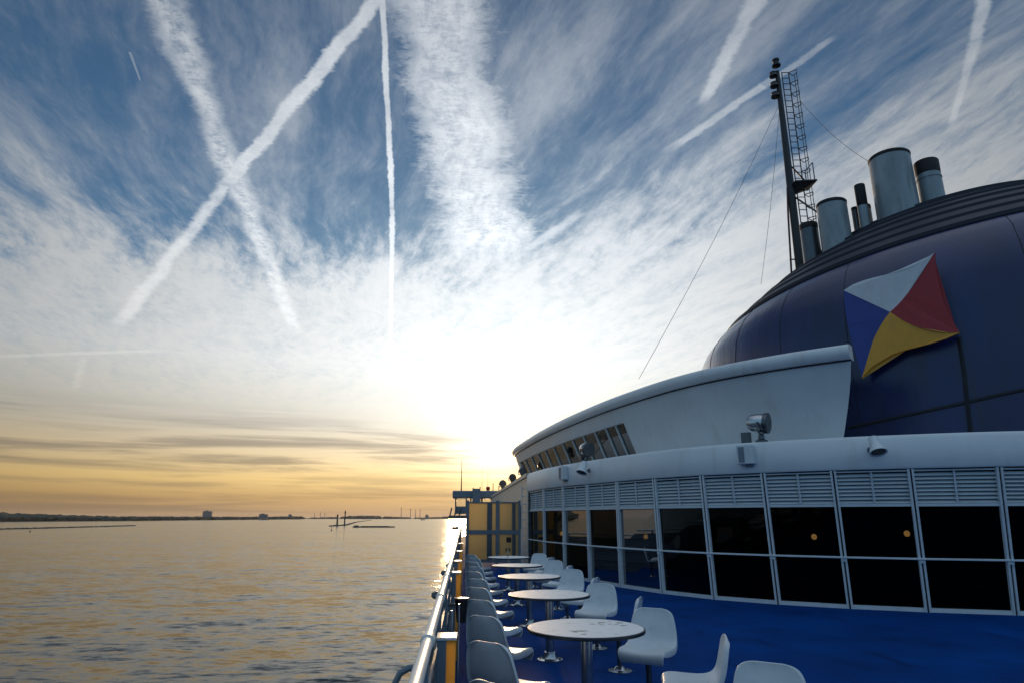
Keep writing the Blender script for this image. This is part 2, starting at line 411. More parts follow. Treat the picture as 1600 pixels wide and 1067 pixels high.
# left shore with woods, running out into the distance
near = [atsea(x, y) for x, y in ((-330, 816), (-120, 815.2), (0, 814.4), (90, 813.8), (200, 813.2), (255, 812.6), (330, 811.8), (420, 811.0), (470, 810.6))]
tag(strip_land('shore', near, [away(p, 300) for p in near], 4.0, 'shore_ground', 22.0), kind='structure')
near2 = [atsea(x, y) for x, y in ((455, 810.3), (520, 810.0), (575, 810.2), (640, 810.0), (700, 809.9), (790, 809.9), (900, 809.9))]
tag(strip_land('far_shore', near2, [away(p, 600) for p in near2], 4.0, 'shore_ground', 12.0), kind='structure')
ico = bmesh.new(); bmesh.ops.create_icosphere(ico, subdivisions=1, radius=1)
IV = [v.co.copy() for v in ico.verts]; IF = [[v.index for v in f.verts] for f in ico.faces]; ico.free()
def woods(name, label, line, count, hmin, hmax, depth, gap):
    m = MB(); pts = [p for p in line]
    for _ in range(count):
        i = random.randrange(len(pts) - 1); a = random.random()
        p = away(pts[i].lerp(pts[i + 1], a), random.uniform(20, depth))
        if gap and math.sin(p.x * .011 + p.y * .004) > gap: continue
        h = random.uniform(hmin, hmax) * (.72 + .28 * math.sin(p.x * .004 + 1.3))
        w = h * random.uniform(.7, 1.5)
        vs = [(p.x + v.x * w * random.uniform(.8, 1.2), p.y + v.y * w * random.uniform(.8, 1.2), WZ + 2 + h * .5 + v.z * h * .55 * random.uniform(.8, 1.2)) for v in IV]
        m.add(vs, IF)
    return tag(m.build(name, 'foliage'), label, 'woodland', kind='stuff')
woods('shore_woodland', 'dark wooded belt along the low shore across the water', near, 2600, 36, 62, 300, 0)
woods('far_woodland', 'thin hazy tree belt on the far shore behind the two beacons', near2, 1100, 26, 46, 400, .85)
# breakwater of rocks
bw = [atsea(x, y) for x, y in ((-260, 831), (-60, 828), (40, 825.6), (120, 823.6), (210, 821))]
root = thing('breakwater', 'long low dark rock breakwater in front of the wooded shore', 'breakwater', bw[2])
m = MB()
for i in range(len(bw) - 1):
    for j in range(70):
        p = bw[i].lerp(bw[i + 1], (j + random.random()) / 70); s_ = random.uniform(2.2, 4.2)
        m.add([(p.x - bw[2].x + v.x * s_ * 1.6, p.y - bw[2].y + v.y * s_ * 2.2 + random.uniform(-3, 3), v.z * s_ * .62 + .4) for v in IV], IF)
tag(m.build('rock_mound', 'rock', root), kind='stuff')
# harbour mole with two beacon towers
mole0 = atsea(529, 821.5)
ml = [atsea(516, 821.8), atsea(540, 820.2), atsea(556, 815.5), atsea(580, 812)]
root = thing('harbour_mole', 'low stone mole carrying the two dark beacon towers', 'pier', mole0)
m = MB()
for i in range(3):
    for j in range(60):
        p = ml[i].lerp(ml[i + 1], (j + random.random()) / 60) - mole0; s_ = random.uniform(2.5, 4.5)
        m.add([(p.x + v.x * s_ * 1.5, p.y + v.y * s_ * 2, v.z * s_ * .7 + .5) for v in IV], IF)
tag(m.build('rock_mound', 'rock', root), kind='stuff')
for bx, by, top, w, lab in ((526.5, 821.0, 804, 2.6, 'short dark beacon tower with a wide head on the mole end'), (538.2, 820.0, 798, 2.2, 'tall slim dark beacon tower on the mole')):
    p = atsea(bx, by); hgt = (by - top) / 1037 * math.hypot(p.x, p.y)
    t_ = thing('beacon_tower', lab, 'beacon', p, 0, 'beacons on the mole')
    MB().lathe([(w * 1.6, -.5), (w * 1.5, 3), (w, 3.2), (w * .75, hgt * .8), (w * .8, hgt * .82)], 14).build('tower', 'barge_hull', t_, True)
    MB().lathe([(w * 1.3, hgt * .82), (w * 1.3, hgt * .85), (w * .8, hgt * .86), (w * .8, hgt * .95), (w * .2, hgt)], 14).build('lantern', 'barge_hull', t_, True)
# barge
pa, pb = atsea(551, 823.3), atsea(617, 823.3)
ctr = (pa + pb) / 2; Lb = (pb - pa).length
t_ = thing('barge', 'long low dark cargo barge lying beside the beacons', 'barge', ctr, math.atan2((pb - pa).y, (pb - pa).x))
hl = Lb / 2
m = MB(); prof = [(-hl, 2.2), (-hl + 3, 5), (hl - 9, 5), (hl - 3, 3.4), (hl, .6)]
rows = []
for z, k in ((-1, .88), (2.4, 1.0)):
    rows.append([(x, y * k, z) for x, y in prof] + [(x, -y * k, z) for x, y in reversed(prof)])
    rows[-1].append(rows[-1][0])
m.grid(rows); m.f.append(tuple(range(len(prof) * 2 + 1, len(prof) * 4 + 1))); m.build('hull', 'barge_hull', t_)
MB().box((-hl + 4, -3, 2.4), (-hl + 14, 3, 4.8)).build('wheelhouse', 'concrete', t_)
MB().box((-hl + 20, -3.8, 2.42), (hl - 14, 3.8, 3.3)).build('hatch_cover', 'barge_hull', t_)
# small craft and buoys
for i, (x, y, L_, lab) in enumerate(((415, 811.5, 60, 'small far-off ship in front of the wooded shore tip'), (661, 811.8, 40, 'tiny dark workboat off the far shore past the barge'))):
    p = atsea(x, y); t_ = thing('small_ship', lab, 'ship', p, .2)
    MB().prism([(-L_ / 2, -5), (L_ * .35, -5), (L_ / 2, 0), (L_ * .35, 5), (-L_ / 2, 5)], -1, 6).build('hull', 'barge_hull', t_)
    MB().box((-L_ * .4, -4, 6), (-L_ * .18, 4, 17)).build('superstructure', 'concrete', t_)
for x, y, lab in ((47, 830, 'thin dark marker post standing in the water off the breakwater'), (518, 828, 'thin marker buoy in the water before the mole')):
    p = atsea(x, y); t_ = thing('channel_marker', lab, 'buoy', p)
    MB().lathe([(1.6, -.5), (1.6, .8), (.45, 1.2), (.35, 5), (.8, 5.1), (.1, 6.2)], 10).build('marker_body', 'barge_hull', t_, True)
# buildings, masts and turbines on the skyline
def px_h(p, d): return d / 1037 * math.hypot(p.x, p.y)
for x, w, top, lab in ((323, 12, 799.5, 'grey blocky tower building rising above the wooded shore'), (411, 12, 803.5, 'low wide grey building on the tip of the wooded shore'), (453, 5, 804, 'slim grey building on the far shore left of the mole'), (667, 5, 804.5, 'low dark building on the far shore among thin masts')):
    p = away(atsea(x, 811.5 if x < 420 else 810.2), 350); hh = px_h(p, 808 - top) + 22; ww = px_h(p, w)
    t_ = thing('shore_building', lab, 'building', p)
    MB().box((-ww / 2, -12, 0), (ww / 2, 12, hh)).build('wall', 'concrete', t_)
    MB().box((-ww * .3, -8, hh), (ww * .12, 8, hh + 7)).build('roof_house', 'concrete', t_)
for k, (x, top) in enumerate(((626.5, 793), (641, 795), (649, 797), (656, 796), (507, 801), (491, 802.5), (500, 801))):
    p = away(atsea(x, 810.2), 300); hh = px_h(p, 808 - top) + 24
    lab = ['tallest thin mast on the far shore above the barge', 'thin mast on the far shore, next after the tallest', 'short thin mast among the far shore masts above the barge', 'thin mast beside the low dark building on the far shore',
           'thin mast on the far shore close before the mole', 'short thin mast on the far shore, farthest from the mole', 'thin mast midway between two others left of the mole'][k]
    t_ = thing('skyline_mast', lab, 'mast', p, 0, 'thin masts on the far shore')
    MB().lathe([(4.5, 0), (3.2, hh * .9), (4.2, hh * .9), (4.2, hh)], 8).build('pole', 'concrete', t_)

# ship: deck and hull
RX = -.155
m = MB().box((RX - .03, -14, -.08), (30, 62, 0)); tag(m.build('deck', 'deck_paint'), kind='structure')
m = MB().prism([(RX - .06, -14), (30, -14), (30, 62), (RX - .06, 62)], WZ - 2, -.084); tag(m.build('hull', 'hull_paint'), kind='structure')

# ------------------------------------------------------------------ saloon window wall
WP = [(2.28, 23.2), (2.55, 20.9), (2.93, 19.25), (3.38, 17.8), (3.88, 16.4), (4.5, 15.05), (5.25, 13.95), (6.2, 13.1), (7.25, 12.42), (8.38, 11.88), (9.65, 11.42), (11.0, 11.1), (12.4, 10.95), (13.8, 10.9), (15.2, 10.92), (16.6, 11.0), (18.0, 11.15), (19.4, 11.4), (20.8, 11.75), (22.2, 12.2)]
WV = [Vector(p) for p in WP]; WN = normals2(WV)
def lean(i): return max(0.0, min(1.0, (i - 4) / 6)) * .16     # outward lean per metre of height
def wpt(i, z, off=0.0):                     # point on the wall at post i
    p = WV[i] + WN[i] * (off + lean(i) * z); return Vector((p.x, p.y, z))
wall = thing('saloon_window_wall', 'curved wall of black tinted windows with white frames and louvres above', 'window wall')
ZT, ZL, ZH = .92, 1.85, 2.50                # transom, louvre foot, louvre head
for i in range(len(WP)):
    T = Vector((WN[i].y * -1, WN[i].x, 0)).normalized()
    m = MB()
    for s_ in (-.034, .034):
        m.bar(wpt(i, .0, .035) + T * s_, wpt(i, ZH + .02, .035) + T * s_, .036, .07, up=(WN[i].x, WN[i].y, 0))
    p_ = m.build('post', 'white_frame', wall)
    MB().bar(wpt(i, .0, .018), wpt(i, ZH + .06, .018), .030, .05, up=(WN[i].x, WN[i].y, 0)).build('joint', 'dark_gap', p_)
    MB().bar(wpt(i, ZT - .075, .075), wpt(i, ZT - .005, .075), .10, .02, up=(WN[i].x, WN[i].y, 0)).build('bracket', 'white_frame', p_)
for i in range(len(WP) - 1):
    a = lambda z, off=0.0: wpt(i, z, off) + (wpt(i + 1, z, off) - wpt(i, z, off)).normalized() * .05
    b = lambda z, off=0.0: wpt(i + 1, z, off) - (wpt(i + 1, z, off) - wpt(i, z, off)).normalized() * .05
    for z0, z1 in ((.075, ZT - .02), (ZT + .02, ZL - .02)):
        MB().add([a(z0), b(z0), b(z1), a(z1)], [(0, 1, 2, 3)]).build('pane', 'tinted_glass', wall)
    MB().bar(wpt(i, ZT, .085), wpt(i + 1, ZT, .085), .035, .035).build('transom_rail', 'white_frame', wall, bevel=.008)
    MB().bar(a(.036, .03), b(.036, .03), .06, .07).build('sill', 'white_frame', wall)
    lv = MB().add([a(ZL, -.05) - (b(ZL) - a(ZL)) * .04, b(ZL, -.05) + (b(ZL) - a(ZL)) * .04, b(ZH + .04, -.05) + (b(ZL) - a(ZL)) * .04, a(ZH + .04, -.05) - (b(ZL) - a(ZL)) * .04], [(0, 1, 2, 3)]).build('louvre', 'dark_gap', wall)
    MB().bar(a(ZL + .02, .02), b(ZL + .02, .02), .05, .05).build('louvre_frame', 'louvre_paint', lv)
    MB().bar(a(ZH - .012, .02), b(ZH - .012, .02), .05, .024).build('louvre_frame', 'louvre_paint', lv)
    mid0 = (a(ZL + .05, .03) + b(ZL + .05, .03)) / 2; mid1 = (a(ZH - .03, .03) + b(ZH - .03, .03)) / 2
    MB().bar(mid0, mid1, .03, .03).build('louvre_mullion', 'louvre_paint', lv)
    for k in range(8):
        z = ZL + .08 + k * (ZH - ZL - .12) / 7.6
        up = Vector((WN[i].x, WN[i].y, 1.35))
        MB().bar(a(z, -.005), b(z, -.005), .012, .075, up=(WN[i].x * -1, WN[i].y * -1, 1.0)).build('slat', 'louvre_paint', lv)
# the room behind
m = MB(); inner = [WV[i] - WN[i] * 4.2 for i in range(len(WP))]
m.grid([[(p.x, p.y, 0) for p in inner], [(p.x, p.y, 2.5) for p in inner]])
m.grid([[tuple(wpt(i, 2.47, -.06)) for i in range(len(WP))], [(p.x, p.y, 2.47) for p in inner]])
m.grid([[tuple(wpt(i, .02, -.06)) for i in range(len(WP))], [(p.x, p.y, .02) for p in inner]])
m.add([wpt(0, 0, -.06), inner[0].to_3d(), inner[0].to_3d() + Vector((0, 0, 2.5)), wpt(0, 2.5, -.06)], [(0, 1, 2, 3)])
m.add([wpt(len(WP) - 1, 0, -.06), inner[-1].to_3d(), inner[-1].to_3d() + Vector((0, 0, 2.5)), wpt(len(WP) - 1, 2.5, -.06)], [(0, 1, 2, 3)])
tag(m.build('saloon_room', 'interior'), kind='structure')
for x, y, d, lab in ((878, 833, 21.2, 'small warm lamp glowing behind the window nearest the windbreak'), (1009, 838, 18, 'small warm lamp glowing behind dark glass, second from the windbreak'), (1203, 841, 16.5, 'small warm lamp glowing behind dark glass beside a post'), (1272, 838, 16.5, 'small round warm lamp glowing in mid pane'), (1417, 833, 16.2, 'faint warm lamp glowing behind dark glass, farthest from the windbreak')):
    p = atd(x, y, d); t_ = thing('wall_lamp', lab, 'lamp', p, 0, 'lamps inside the saloon')
    MB().lathe([(.02, -.06), (.045, -.045), (.06, 0), (.045, .045), (.02, .06)], 14).build('globe', 'lamp_glow', t_, 'all')
    MB().tube([(0, 0, .07), (0, 0, 2.45 - p.z)], .012, 6).build('stem', 'dark_steel', t_)

# white band above the louvres
BC = smooth_curve([(WV[i] + WN[i] * (lean(i) * 2.5)) for i in range(len(WP))], 5); BN = normals2(BC)
def ring_pts(C, Nn, off, z): return [(p.x + q.x * off, p.y + q.y * off, z) for p, q in zip(C, Nn)]
band = thing('band_parapet', 'smooth white curved parapet band above the louvres', 'parapet')
m = MB()
m.grid([ring_pts(BC, BN, -.2, 2.525), ring_pts(BC, BN, .075, 2.525), ring_pts(BC, BN, .095, 2.56), ring_pts(BC, BN, .085, 3.08), ring_pts(BC, BN, .03, 3.15), ring_pts(BC, BN, -.25, 3.16), ring_pts(BC, BN, -7.0, 3.165)])
m.build('plating', 'white_paint', band, True)

# ------------------------------------------------------------------ upper lounge with raked windows
RC0 = [(5.4, 36.2), (3.6, 35.6), (2.75, 34.4), (2.46, 32.6), (2.82, 27.8), (3.33, 23.4), (3.94, 19.8), (4.45, 17.55), (5.11, 15.4), (5.84, 13.95), (6.74, 12.82), (7.66, 11.95)]
RC = smooth_curve(RC0, 8); RN = normals2(RC)
ZB, ZR = 3.16, 4.72
def up_pt(k, t, off=0.0):                  # k: fractional index along the roof edge, t 0..1 up the wall
    if k > len(RC) - 6: k -= (1 - t) * 3.6 * (k - (len(RC) - 6)) / 5
    i = min(int(k), len(RC) - 2); fr = k - i
    p = RC[i].lerp(RC[i + 1], fr); nn = RN[i].lerp(RN[i + 1], fr)
    fl = -.62 * (1 - t) ** 1.15 - .06
    q = p + nn * (fl + off); return Vector((q.x, q.y, ZB + (ZR - ZB) * t))
lounge = thing('upper_lounge', 'pale flared upper deckhouse with a raked row of bronze windows', 'deckhouse')
K = len(RC) - 1
TW = [i / 8 for i in range(9)]
k_end = min(range(len(RC)), key=lambda i: abs(RC[i].y - 18.2))      # aft end of the window row
k_beg = min(range(20, len(RC)), key=lambda i: abs(RC[i].y - 32.2))
t0w, t1w = .05, .72
m = MB()
rows = [[up_pt(k, t) for k in range(k_end, K + 1)] for t in TW]; m.grid(rows)           # plain wall aft
rows = [[up_pt(k, t) for k in range(0, k_beg + 1)] for t in TW]; m.grid(rows)
rows = [[up_pt(k, t) for k in range(k_beg, k_end + 1)] for t in (0, t0w)]; m.grid(rows)
rows = [[up_pt(k, t) for k in range(k_beg, k_end + 1)] for t in (t1w, .8, .9, 1)]; m.grid(rows)
# reveals
m.grid([[up_pt(k, t0w, o) for k in range(k_beg, k_end + 1)] for o in (0, -.12)])
m.grid([[up_pt(k, t1w, o) for k in range(k_beg, k_end + 1)] for o in (0, -.12)])
m.grid([[up_pt(k_end, t, o) for t in TW if True] for o in (0, -.12)])
# aft end wall
e0 = [up_pt(K, t) for t in TW]
m.grid([e0, [p + Vector((1.2, 3.5, 0)) for p in e0]])
bm_ = m.build('shell', 'white_paint', lounge, True)
NP = 12
for j in range(NP):
    ka = k_beg + (k_end - k_beg) * j / NP; kb = k_beg + (k_end - k_beg) * (j + 1) / NP
    ks = [ka + (kb - ka) * q / 3 for q in range(4)]
    pn = MB().grid([[up_pt(k, t, -.09) for k in ks] for t in (t0w, t1w)]).build('pane', 'bronze_glass', lounge, True)
    MB().bar(up_pt(ka, t0w, -.06), up_pt(ka, t1w, -.06),   .04, .05, up=tuple(RN[int(ka)].to_3d())).build('mullion', 'white_frame', lounge)
m = MB(); m.grid([[up_pt(k, t0w, -2.2) for k in range(k_beg, k_end + 1)], [up_pt(k, t1w, -1.6) for k in range(k_beg, k_end + 1)]])
m.grid([[up_pt(k, t1w, -.1) for k in range(k_beg, k_end + 1)], [up_pt(k, t1w, -1.7) for k in range(k_beg, k_end + 1)]])
m.build('inner_room', 'interior', lounge)
m = MB()
prof = [(-.10, ZR - .01), (.04, ZR + .0), (.085, ZR + .05), (.10, ZR + .14), (.085, ZR + .23), (.03, ZR + .285), (-.06, ZR + .30), (-.3, ZR + .305), (-6.0, ZR + .34)]
rows = [ring_pts(RC, RN, o, z) for o, z in prof]
for k in range(len(RC)):                   # roof sheet follows the aft end wall
    w = max(0, (k / K - .4) / .6); d_ = (RN[k] * -1).lerp(Vector((.20, .98)), w).normalized() * 6
    rows[-1][k] = (RC[k].x + d_.x, RC[k].y + d_.y, rows[-1][k][2])
m.grid(rows)
o_ = len(m.v); ends = [Vector(ring_pts(RC, RN, o, z)[-1]) for o, z in prof[:-1]] + [Vector(ring_pts(RC, RN, -.3, ZR - .01)[-1])]
m.add(ends, [tuple(range(len(ends)))])
m.build('roof_edge', 'white_paint', lounge, True)
m = MB(); m.tube([up_pt(k, .985, .0) for k in range(0, K + 1)], .018, 6); m.build('drip_edge', 'dark_gap', lounge)

# ------------------------------------------------------------------ funnel casing
FC = Vector((16.0, 19.2))
fun = thing('funnel_casing', 'huge rounded navy blue funnel casing with ribbed dark roof', 'funnel', (FC.x, FC.y, 3.1))
def fring(r_, z, n=96, a0=R(150), a1=R(330)):
    return [(math.cos(a) * r_, math.sin(a) * r_, z - 3.1 + .10 * max(0, min(1, (z - 6.2) / 1.5)) * (math.cos(a) * .75 - math.sin(a) * .66 + .35) * r_) for a in [a0 + (a1 - a0) * j / n for j in range(n + 1)]]
prof = [(8.2, 3.1), (8.2, 4.2), (8.2, 5.4), (8.18, 6.2), (8.1, 6.8), (7.95, 7.25), (7.72, 7.65), (7.45, 7.92), (7.15, 8.12)]
A0, A1 = R(60), R(420)
m = MB().grid([fring(r_, z, 144, A0, A1) for r_, z in prof]); m.build('casing', 'navy_metal', fun, 'all')
m = MB(); rp = []; steps = 9
for k in range(steps):
    f0 = k / steps; f1 = (k + 1) / steps
    def rr(f): return 7.2 - f * 4.6
    def zz(f): return 8.15 + 2.75 * math.sin(f * 1.35) / math.sin(1.35)
    rp += [(rr(f0) + .05, zz(f0) - .06), (rr(f0) + .05, zz(f0) + .03), (rr(f1) + .16, zz(f1) - .10), (rr(f1) + .14, zz(f1) - .16)]
rp += [(1.5, 11.25), (.02, 11.35)]
m.grid([fring(r_, z, 120, A0, A1) for r_, z in rp]); m.build('ribbed_roof', 'roof_navy', fun, True)
MB().tube([Vector(p) for p in fring(7.22, 8.09, 120, A0, A1)], .035, 6).build('roof_trim', 'seam_dark', fun)
def on_casing(x, y, off=.0):                # pixel -> casing wall (vertical cylinder)
    a = ray(x, y); A = a.x ** 2 + a.y ** 2; B = -(a.x * FC.x + a.y * FC.y); C = FC.length_squared - (8.2 + off) ** 2
    t = (-B - math.sqrt(max(0, B * B - A * C))) / A
    return Vector((a.x * t - FC.x, a.y * t - FC.y, H + a.z * t - 3.1))
def seam(pts, r_=.035, name='seam'):
    q = []
    for (x1, y1), (x2, y2) in zip(pts, pts[1:]): q += [on_casing(x1 + (x2 - x1) * i / 8, y1 + (y2 - y1) * i / 8, .005) for i in range(8)]
    q.append(on_casing(*pts[-1], .005)); MB().tube(q, r_, 6).build(name, 'seam_dark', fun)
seam([(1326, 668), (1400, 652), (1470, 637), (1512, 628)]); seam([(1512, 628), (1560, 617), (1640, 600)])
seam([(1498, 528), (1506, 580), (1518, 690)], .045)
for a_ in range(150, 300, 13):
    if a_ in (228,): continue
    an = R(a_); MB().tube([fring(r_ + .002, z, 1, an, an + .01)[0] for r_, z in prof], .008, 5).build('panel_joint', 'seam_dark', fun)

# house flag board on the casing
fl = thing('flag_emblem', 'waving four-coloured flag board mounted on the navy funnel casing', 'emblem')
ctr = on_casing(1400, 490, .0) + Vector((FC.x, FC.y, 3.1))
nrm = Vector((ctr.x - FC.x, ctr.y - FC.y, 0)).normalized(); org = ctr + nrm * .32
U_ = Vector((-nrm.y, nrm.x, 0))
def onflag(x, y):
    a = ray(x, y); t = (org - Vector((0, 0, H))).dot(nrm) / a.dot(nrm)
    return Vector((0, 0, H)) + a * t
def bez(p, q, c1, c2, n=8):
    return [tuple((1 - t) ** 3 * a + 3 * (1 - t) ** 2 * t * b + 3 * (1 - t) * t * t * c + t ** 3 * d for a, b, c, d in zip(p, c1, c2, q)) for t in [i / n for i in range(n)]]
TL, TR, BR, BL, CN = (1317, 457), (1461, 396), (1500, 520), (1346, 590), (1391, 488)
TLx = (1318, 454)
top = bez(TLx, TR, (1352, 424), (1412, 440)); right = bez(TR, BR, (1464, 440), (1474, 482)); bot = bez(BR, BL, (1440, 552), (1382, 538)); left = bez(BL, TLx, (1336, 545), (1318, 500))
d1 = bez(TLx, CN, (1350, 462), (1374, 474)); d2 = bez(CN, TR, (1418, 468), (1440, 432)); d3 = bez(CN, BR, (1420, 510), (1460, 524)); d4 = bez(BL, CN, (1354, 548), (1370, 512))
polys = {'white_quarter': (top + [TR] + list(reversed(d2)) + list(reversed(d1))[:-1] , 'flag_white'),
         'red_quarter': (d2 + right + [BR] + list(reversed(d3))[:-1], 'flag_red'),
         'gold_quarter': (d4 + d3 + bot, 'flag_gold'),
         'blue_quarter': (d1 + [CN] + list(reversed(d4)) + left[1:], 'flag_blue')}
def rip(p):                                 # slight wave of the board
    w = (p - org).dot(U_); return p + nrm * (.05 * math.sin(w * 2.3))
for nm, (pl, mn) in polys.items():
    f3 = [rip(onflag(*p)) for p in pl]; n = len(f3)
    bmx = bmesh.new(); vf = [bmx.verts.new(p + nrm * .03) for p in f3]; vb = [bmx.verts.new(p - nrm * .05) for p in f3]
    fc = bmx.faces.new(vf); fb = bmx.faces.new(list(reversed(vb)))
    for i in range(n): bmx.faces.new((vf[i], vb[i], vb[(i + 1) % n], vf[(i + 1) % n]))
    bmesh.ops.triangulate(bmx, faces=[fc, fb]); bmesh.ops.recalc_face_normals(bmx, faces=bmx.faces)
    me = bpy.data.meshes.new(nm); bmx.to_mesh(me); bmx.free(); me.materials.append(MATS[mn])
    o = bpy.data.objects.new(nm, me); col.objects.link(o); o.parent = fl
for x, y in ((1345, 470), (1430, 450), (1450, 520), (1365, 550)):
    p = onflag(x, y); MB().bar(p - nrm * .04, p - nrm * .5, .08, .08).build('bracket', 'dark_steel', fl)

# exhaust stacks
def stack(label, x0, x1, ytop, d, zfoot, soot=.12, name='exhaust_stack', taper=1.04, mt='stack_steel', clamp=None):
    xc = (x0 + x1) / 2; tp = atd(xc, ytop, d)
    dep = tp.x * math.sin(YAW) + tp.y * math.cos(YAW); dep = dep * math.cos(PIT) + (tp.z - H) * math.sin(PIT)
    r_ = (x1 - x0) / F * dep / 2
    t_ = thing(name, label, 'exhaust stack', (tp.x, tp.y, zfoot), 0, 'exhaust stacks on the funnel roof')
    hh = tp.z - zfoot
    MB().lathe([(r_ * taper, 0), (r_, hh - soot), (r_ * .9, hh - soot)], 28).build('pipe', mt, t_, True)
    MB().lathe([(r_ * .9, hh - soot - .3), (r_ * .985, hh - soot + .002), (r_ * 1.02, hh - soot + .01), (r_ * 1.03, hh - .03), (r_ * .98, hh), (r_ * .9, hh), (r_ * .88, hh - .28)], 28).build('sooty_rim', 'soot', t_, True)
    if clamp:
        for c_ in clamp: MB().lathe([(r_ * 1.01, hh - c_), (r_ * 1.05, hh - c_ + .01), (r_ * 1.05, hh - c_ + .06), (r_ * 1.01, hh - c_ + .07)], 28).build('clamp_ring', 'stack_steel', t_, True)
    return t_
stack('biggest wide exhaust stack with rust streaks on the funnel roof', 1360, 1417, 246, 21.2, 9.4)
stack('medium exhaust stack with dark sooty collar at the aft end', 1430, 1463, 254, 21.6, 9.8, soot=.45, clamp=(.62,))
stack('wide squat exhaust stack beside the mast foot', 1277, 1320, 318, 20.8, 8.8)
stack('short dark stack directly against the mast foot', 1250, 1276, 351, 21.2, 8.6, soot=.2, mt='dark_steel')
stack('thin tall sooty black pipe between two wide stacks', 1335, 1350, 290, 20.9, 9.0, soot=.72, taper=1.0, name='thin_exhaust_pipe')
stack('small short stack half behind the thin black pipe', 1343, 1359, 322, 21.6, 9.0, soot=.15, name='thin_exhaust_pipe', mt='dark_steel')
stack('smallest dark stub stack beside the thin black pipe', 1330, 1340, 325, 21.3, 9.0, soot=.1, name='thin_exhaust_pipe', mt='dark_steel')

# ------------------------------------------------------------------ mast
MD = 23.0
mb, mt_ = atd(1247.5, 402, MD), atd(1213, 103, MD)
mast = thing('signal_mast', 'tall dark signal mast with caged ladder rising from the funnel roof', 'mast', (mb.x, mb.y, 9.3))
base = Vector((mb.x, mb.y, 9.3)); topv = mt_ - base
rgt = Vector((math.cos(YAW), -math.sin(YAW), 0)); fwd = Vector((math.sin(YAW), math.cos(YAW), 0))
def mp_(f): return topv * f
MB().tube([mp_(0), mp_(.45), mp_(.80), mp_(.97)], [.15, .13, .10, .08], 12).build('pole', 'mast_paint', mast, True)
MB().tube([mp_(0) - rgt * .34, mp_(.30) - rgt * .20, mp_(.42) - rgt * .12], .035, 8).build('brace_pipe', 'mast_red', mast)
for f in (.11,): MB().tube([mp_(f) - rgt * .32, mp_(f)], .025, 6).build('brace_strut', 'mast_red', mast)
for f, w in ((.855, .17), (.905, .16), (.955, .15)):
    MB().lathe([(.05, -.10), (w, -.09), (w * .8, .05), (w * .9, .07), (.05, .12)], 12, mp_(f) - rgt * .16).build('signal_lamp', 'mast_paint', mast, True)
MB().lathe([(.05, -.05), (.16, -.03), (.16, .02), (.10, .05), (.10, .18), (.13, .2), (.13, .26), (.03, .33)], 12, mp_(1.0)).build('top_lamp', 'mast_paint', mast, True)
lad = MB(); l0, l1 = .10, .965; off = rgt * .50
for s_ in (-.13, .13): lad.tube([mp_(l0) + rgt * (.36 + s_), mp_(l1) + rgt * (.30 + s_)], .022, 6)
ld = lad.build('ladder', 'mast_paint', mast)
for k in range(32):
    f = l0 + (l1 - l0) * k / 31; c_ = mp_(f) + rgt * (.36 - .06 * (f - l0) / (l1 - l0))
    MB().tube([c_ - rgt * .13, c_ + rgt * .13], .016, 5).build('rung', 'mast_paint', ld)
for k in range(17):                        # cage hoops
    f = l0 + .03 + (l1 - l0 - .03) * k / 16; c_ = mp_(f) + rgt * (.36 - .06 * (f - l0) / (l1 - l0))
    MB().tube([c_ + rgt * (.13 - .0) , c_ + rgt * .36 - fwd * .18, c_ + rgt * .44, c_ + rgt * .36 + fwd * .18, c_ + rgt * .13 ], .016, 5).build('cage_hoop', 'mast_paint', mast)
for s_ in (0, 1): MB().tube([mp_(l0 + .02) + rgt * (.78 - .02 * s_) + fwd * .14 * s_, mp_(l1) + rgt * (.73 - .02 * s_) + fwd * .14 * s_], .013, 5).build('cage_bar', 'mast_paint', mast)
pf = mp_(.43)
MB().prism([tuple((pf + rgt * a + fwd * b)[:2]) for a, b in ((.05, -.3), (.80, -.38), (.80, .38), (.05, .3))], pf.z, pf.z + .05).build('platform', 'mast_paint', mast)
MB().add([pf + rgt * a + fwd * b + Vector((0, 0, c_)) for a, b, c_ in ((.08, 0, -.38), (.78, -.3, 0), (.78, .3, 0), (.08, -.3, 0), (.08, .3, 0))], [(0, 3, 1), (0, 2, 4), (0, 1, 2), (3, 4, 2, 1), (0, 4, 3)]).build('platform_bracket', 'mast_paint', mast)
MB().tube([pf + rgt * .75 + fwd * .3, pf + rgt * .75 + fwd * .3 + Vector((0, 0, .75)), pf + rgt * .75 - fwd * .3 + Vector((0, 0, .75)), pf + rgt * .75 - fwd * .3], .02, 5).build('platform_rail', 'mast_paint', mast)
MB().tube([mp_(.38) + rgt * .1, atd(1277, 332, 21.9) - base], .035, 6).build('back_strut', 'mast_paint', mast)
MB().tube([mp_(.52) + rgt * .1, mp_(.44) + rgt * .62], .03, 6).build('knee_strut', 'mast_paint', mast)
def wire(label, a, b):
    o = MB().tube([a + (b - a) * (i / 10) - Vector((0, 0, .25 * math.sin(math.pi * i / 10))) for i in range(11)], .007, 5).build('stay_wire', 'wire')
    tag(o, label, 'wire', 'mast stays')
tp = base + mp_(.80)
wire('long stay wire slanting from mast top down to the upper lounge roof', tp - rgt * .1, atd(998, 592, 19.0))
wire('nearly upright stay wire from mast to the casing roof edge', tp - rgt * .05, atd(1189, 445, 24.5))
wire('stay wire from mast top to the biggest exhaust stack', tp + rgt * .75 + Vector((0, 0, .2)), atd(1362, 256, 21.2))

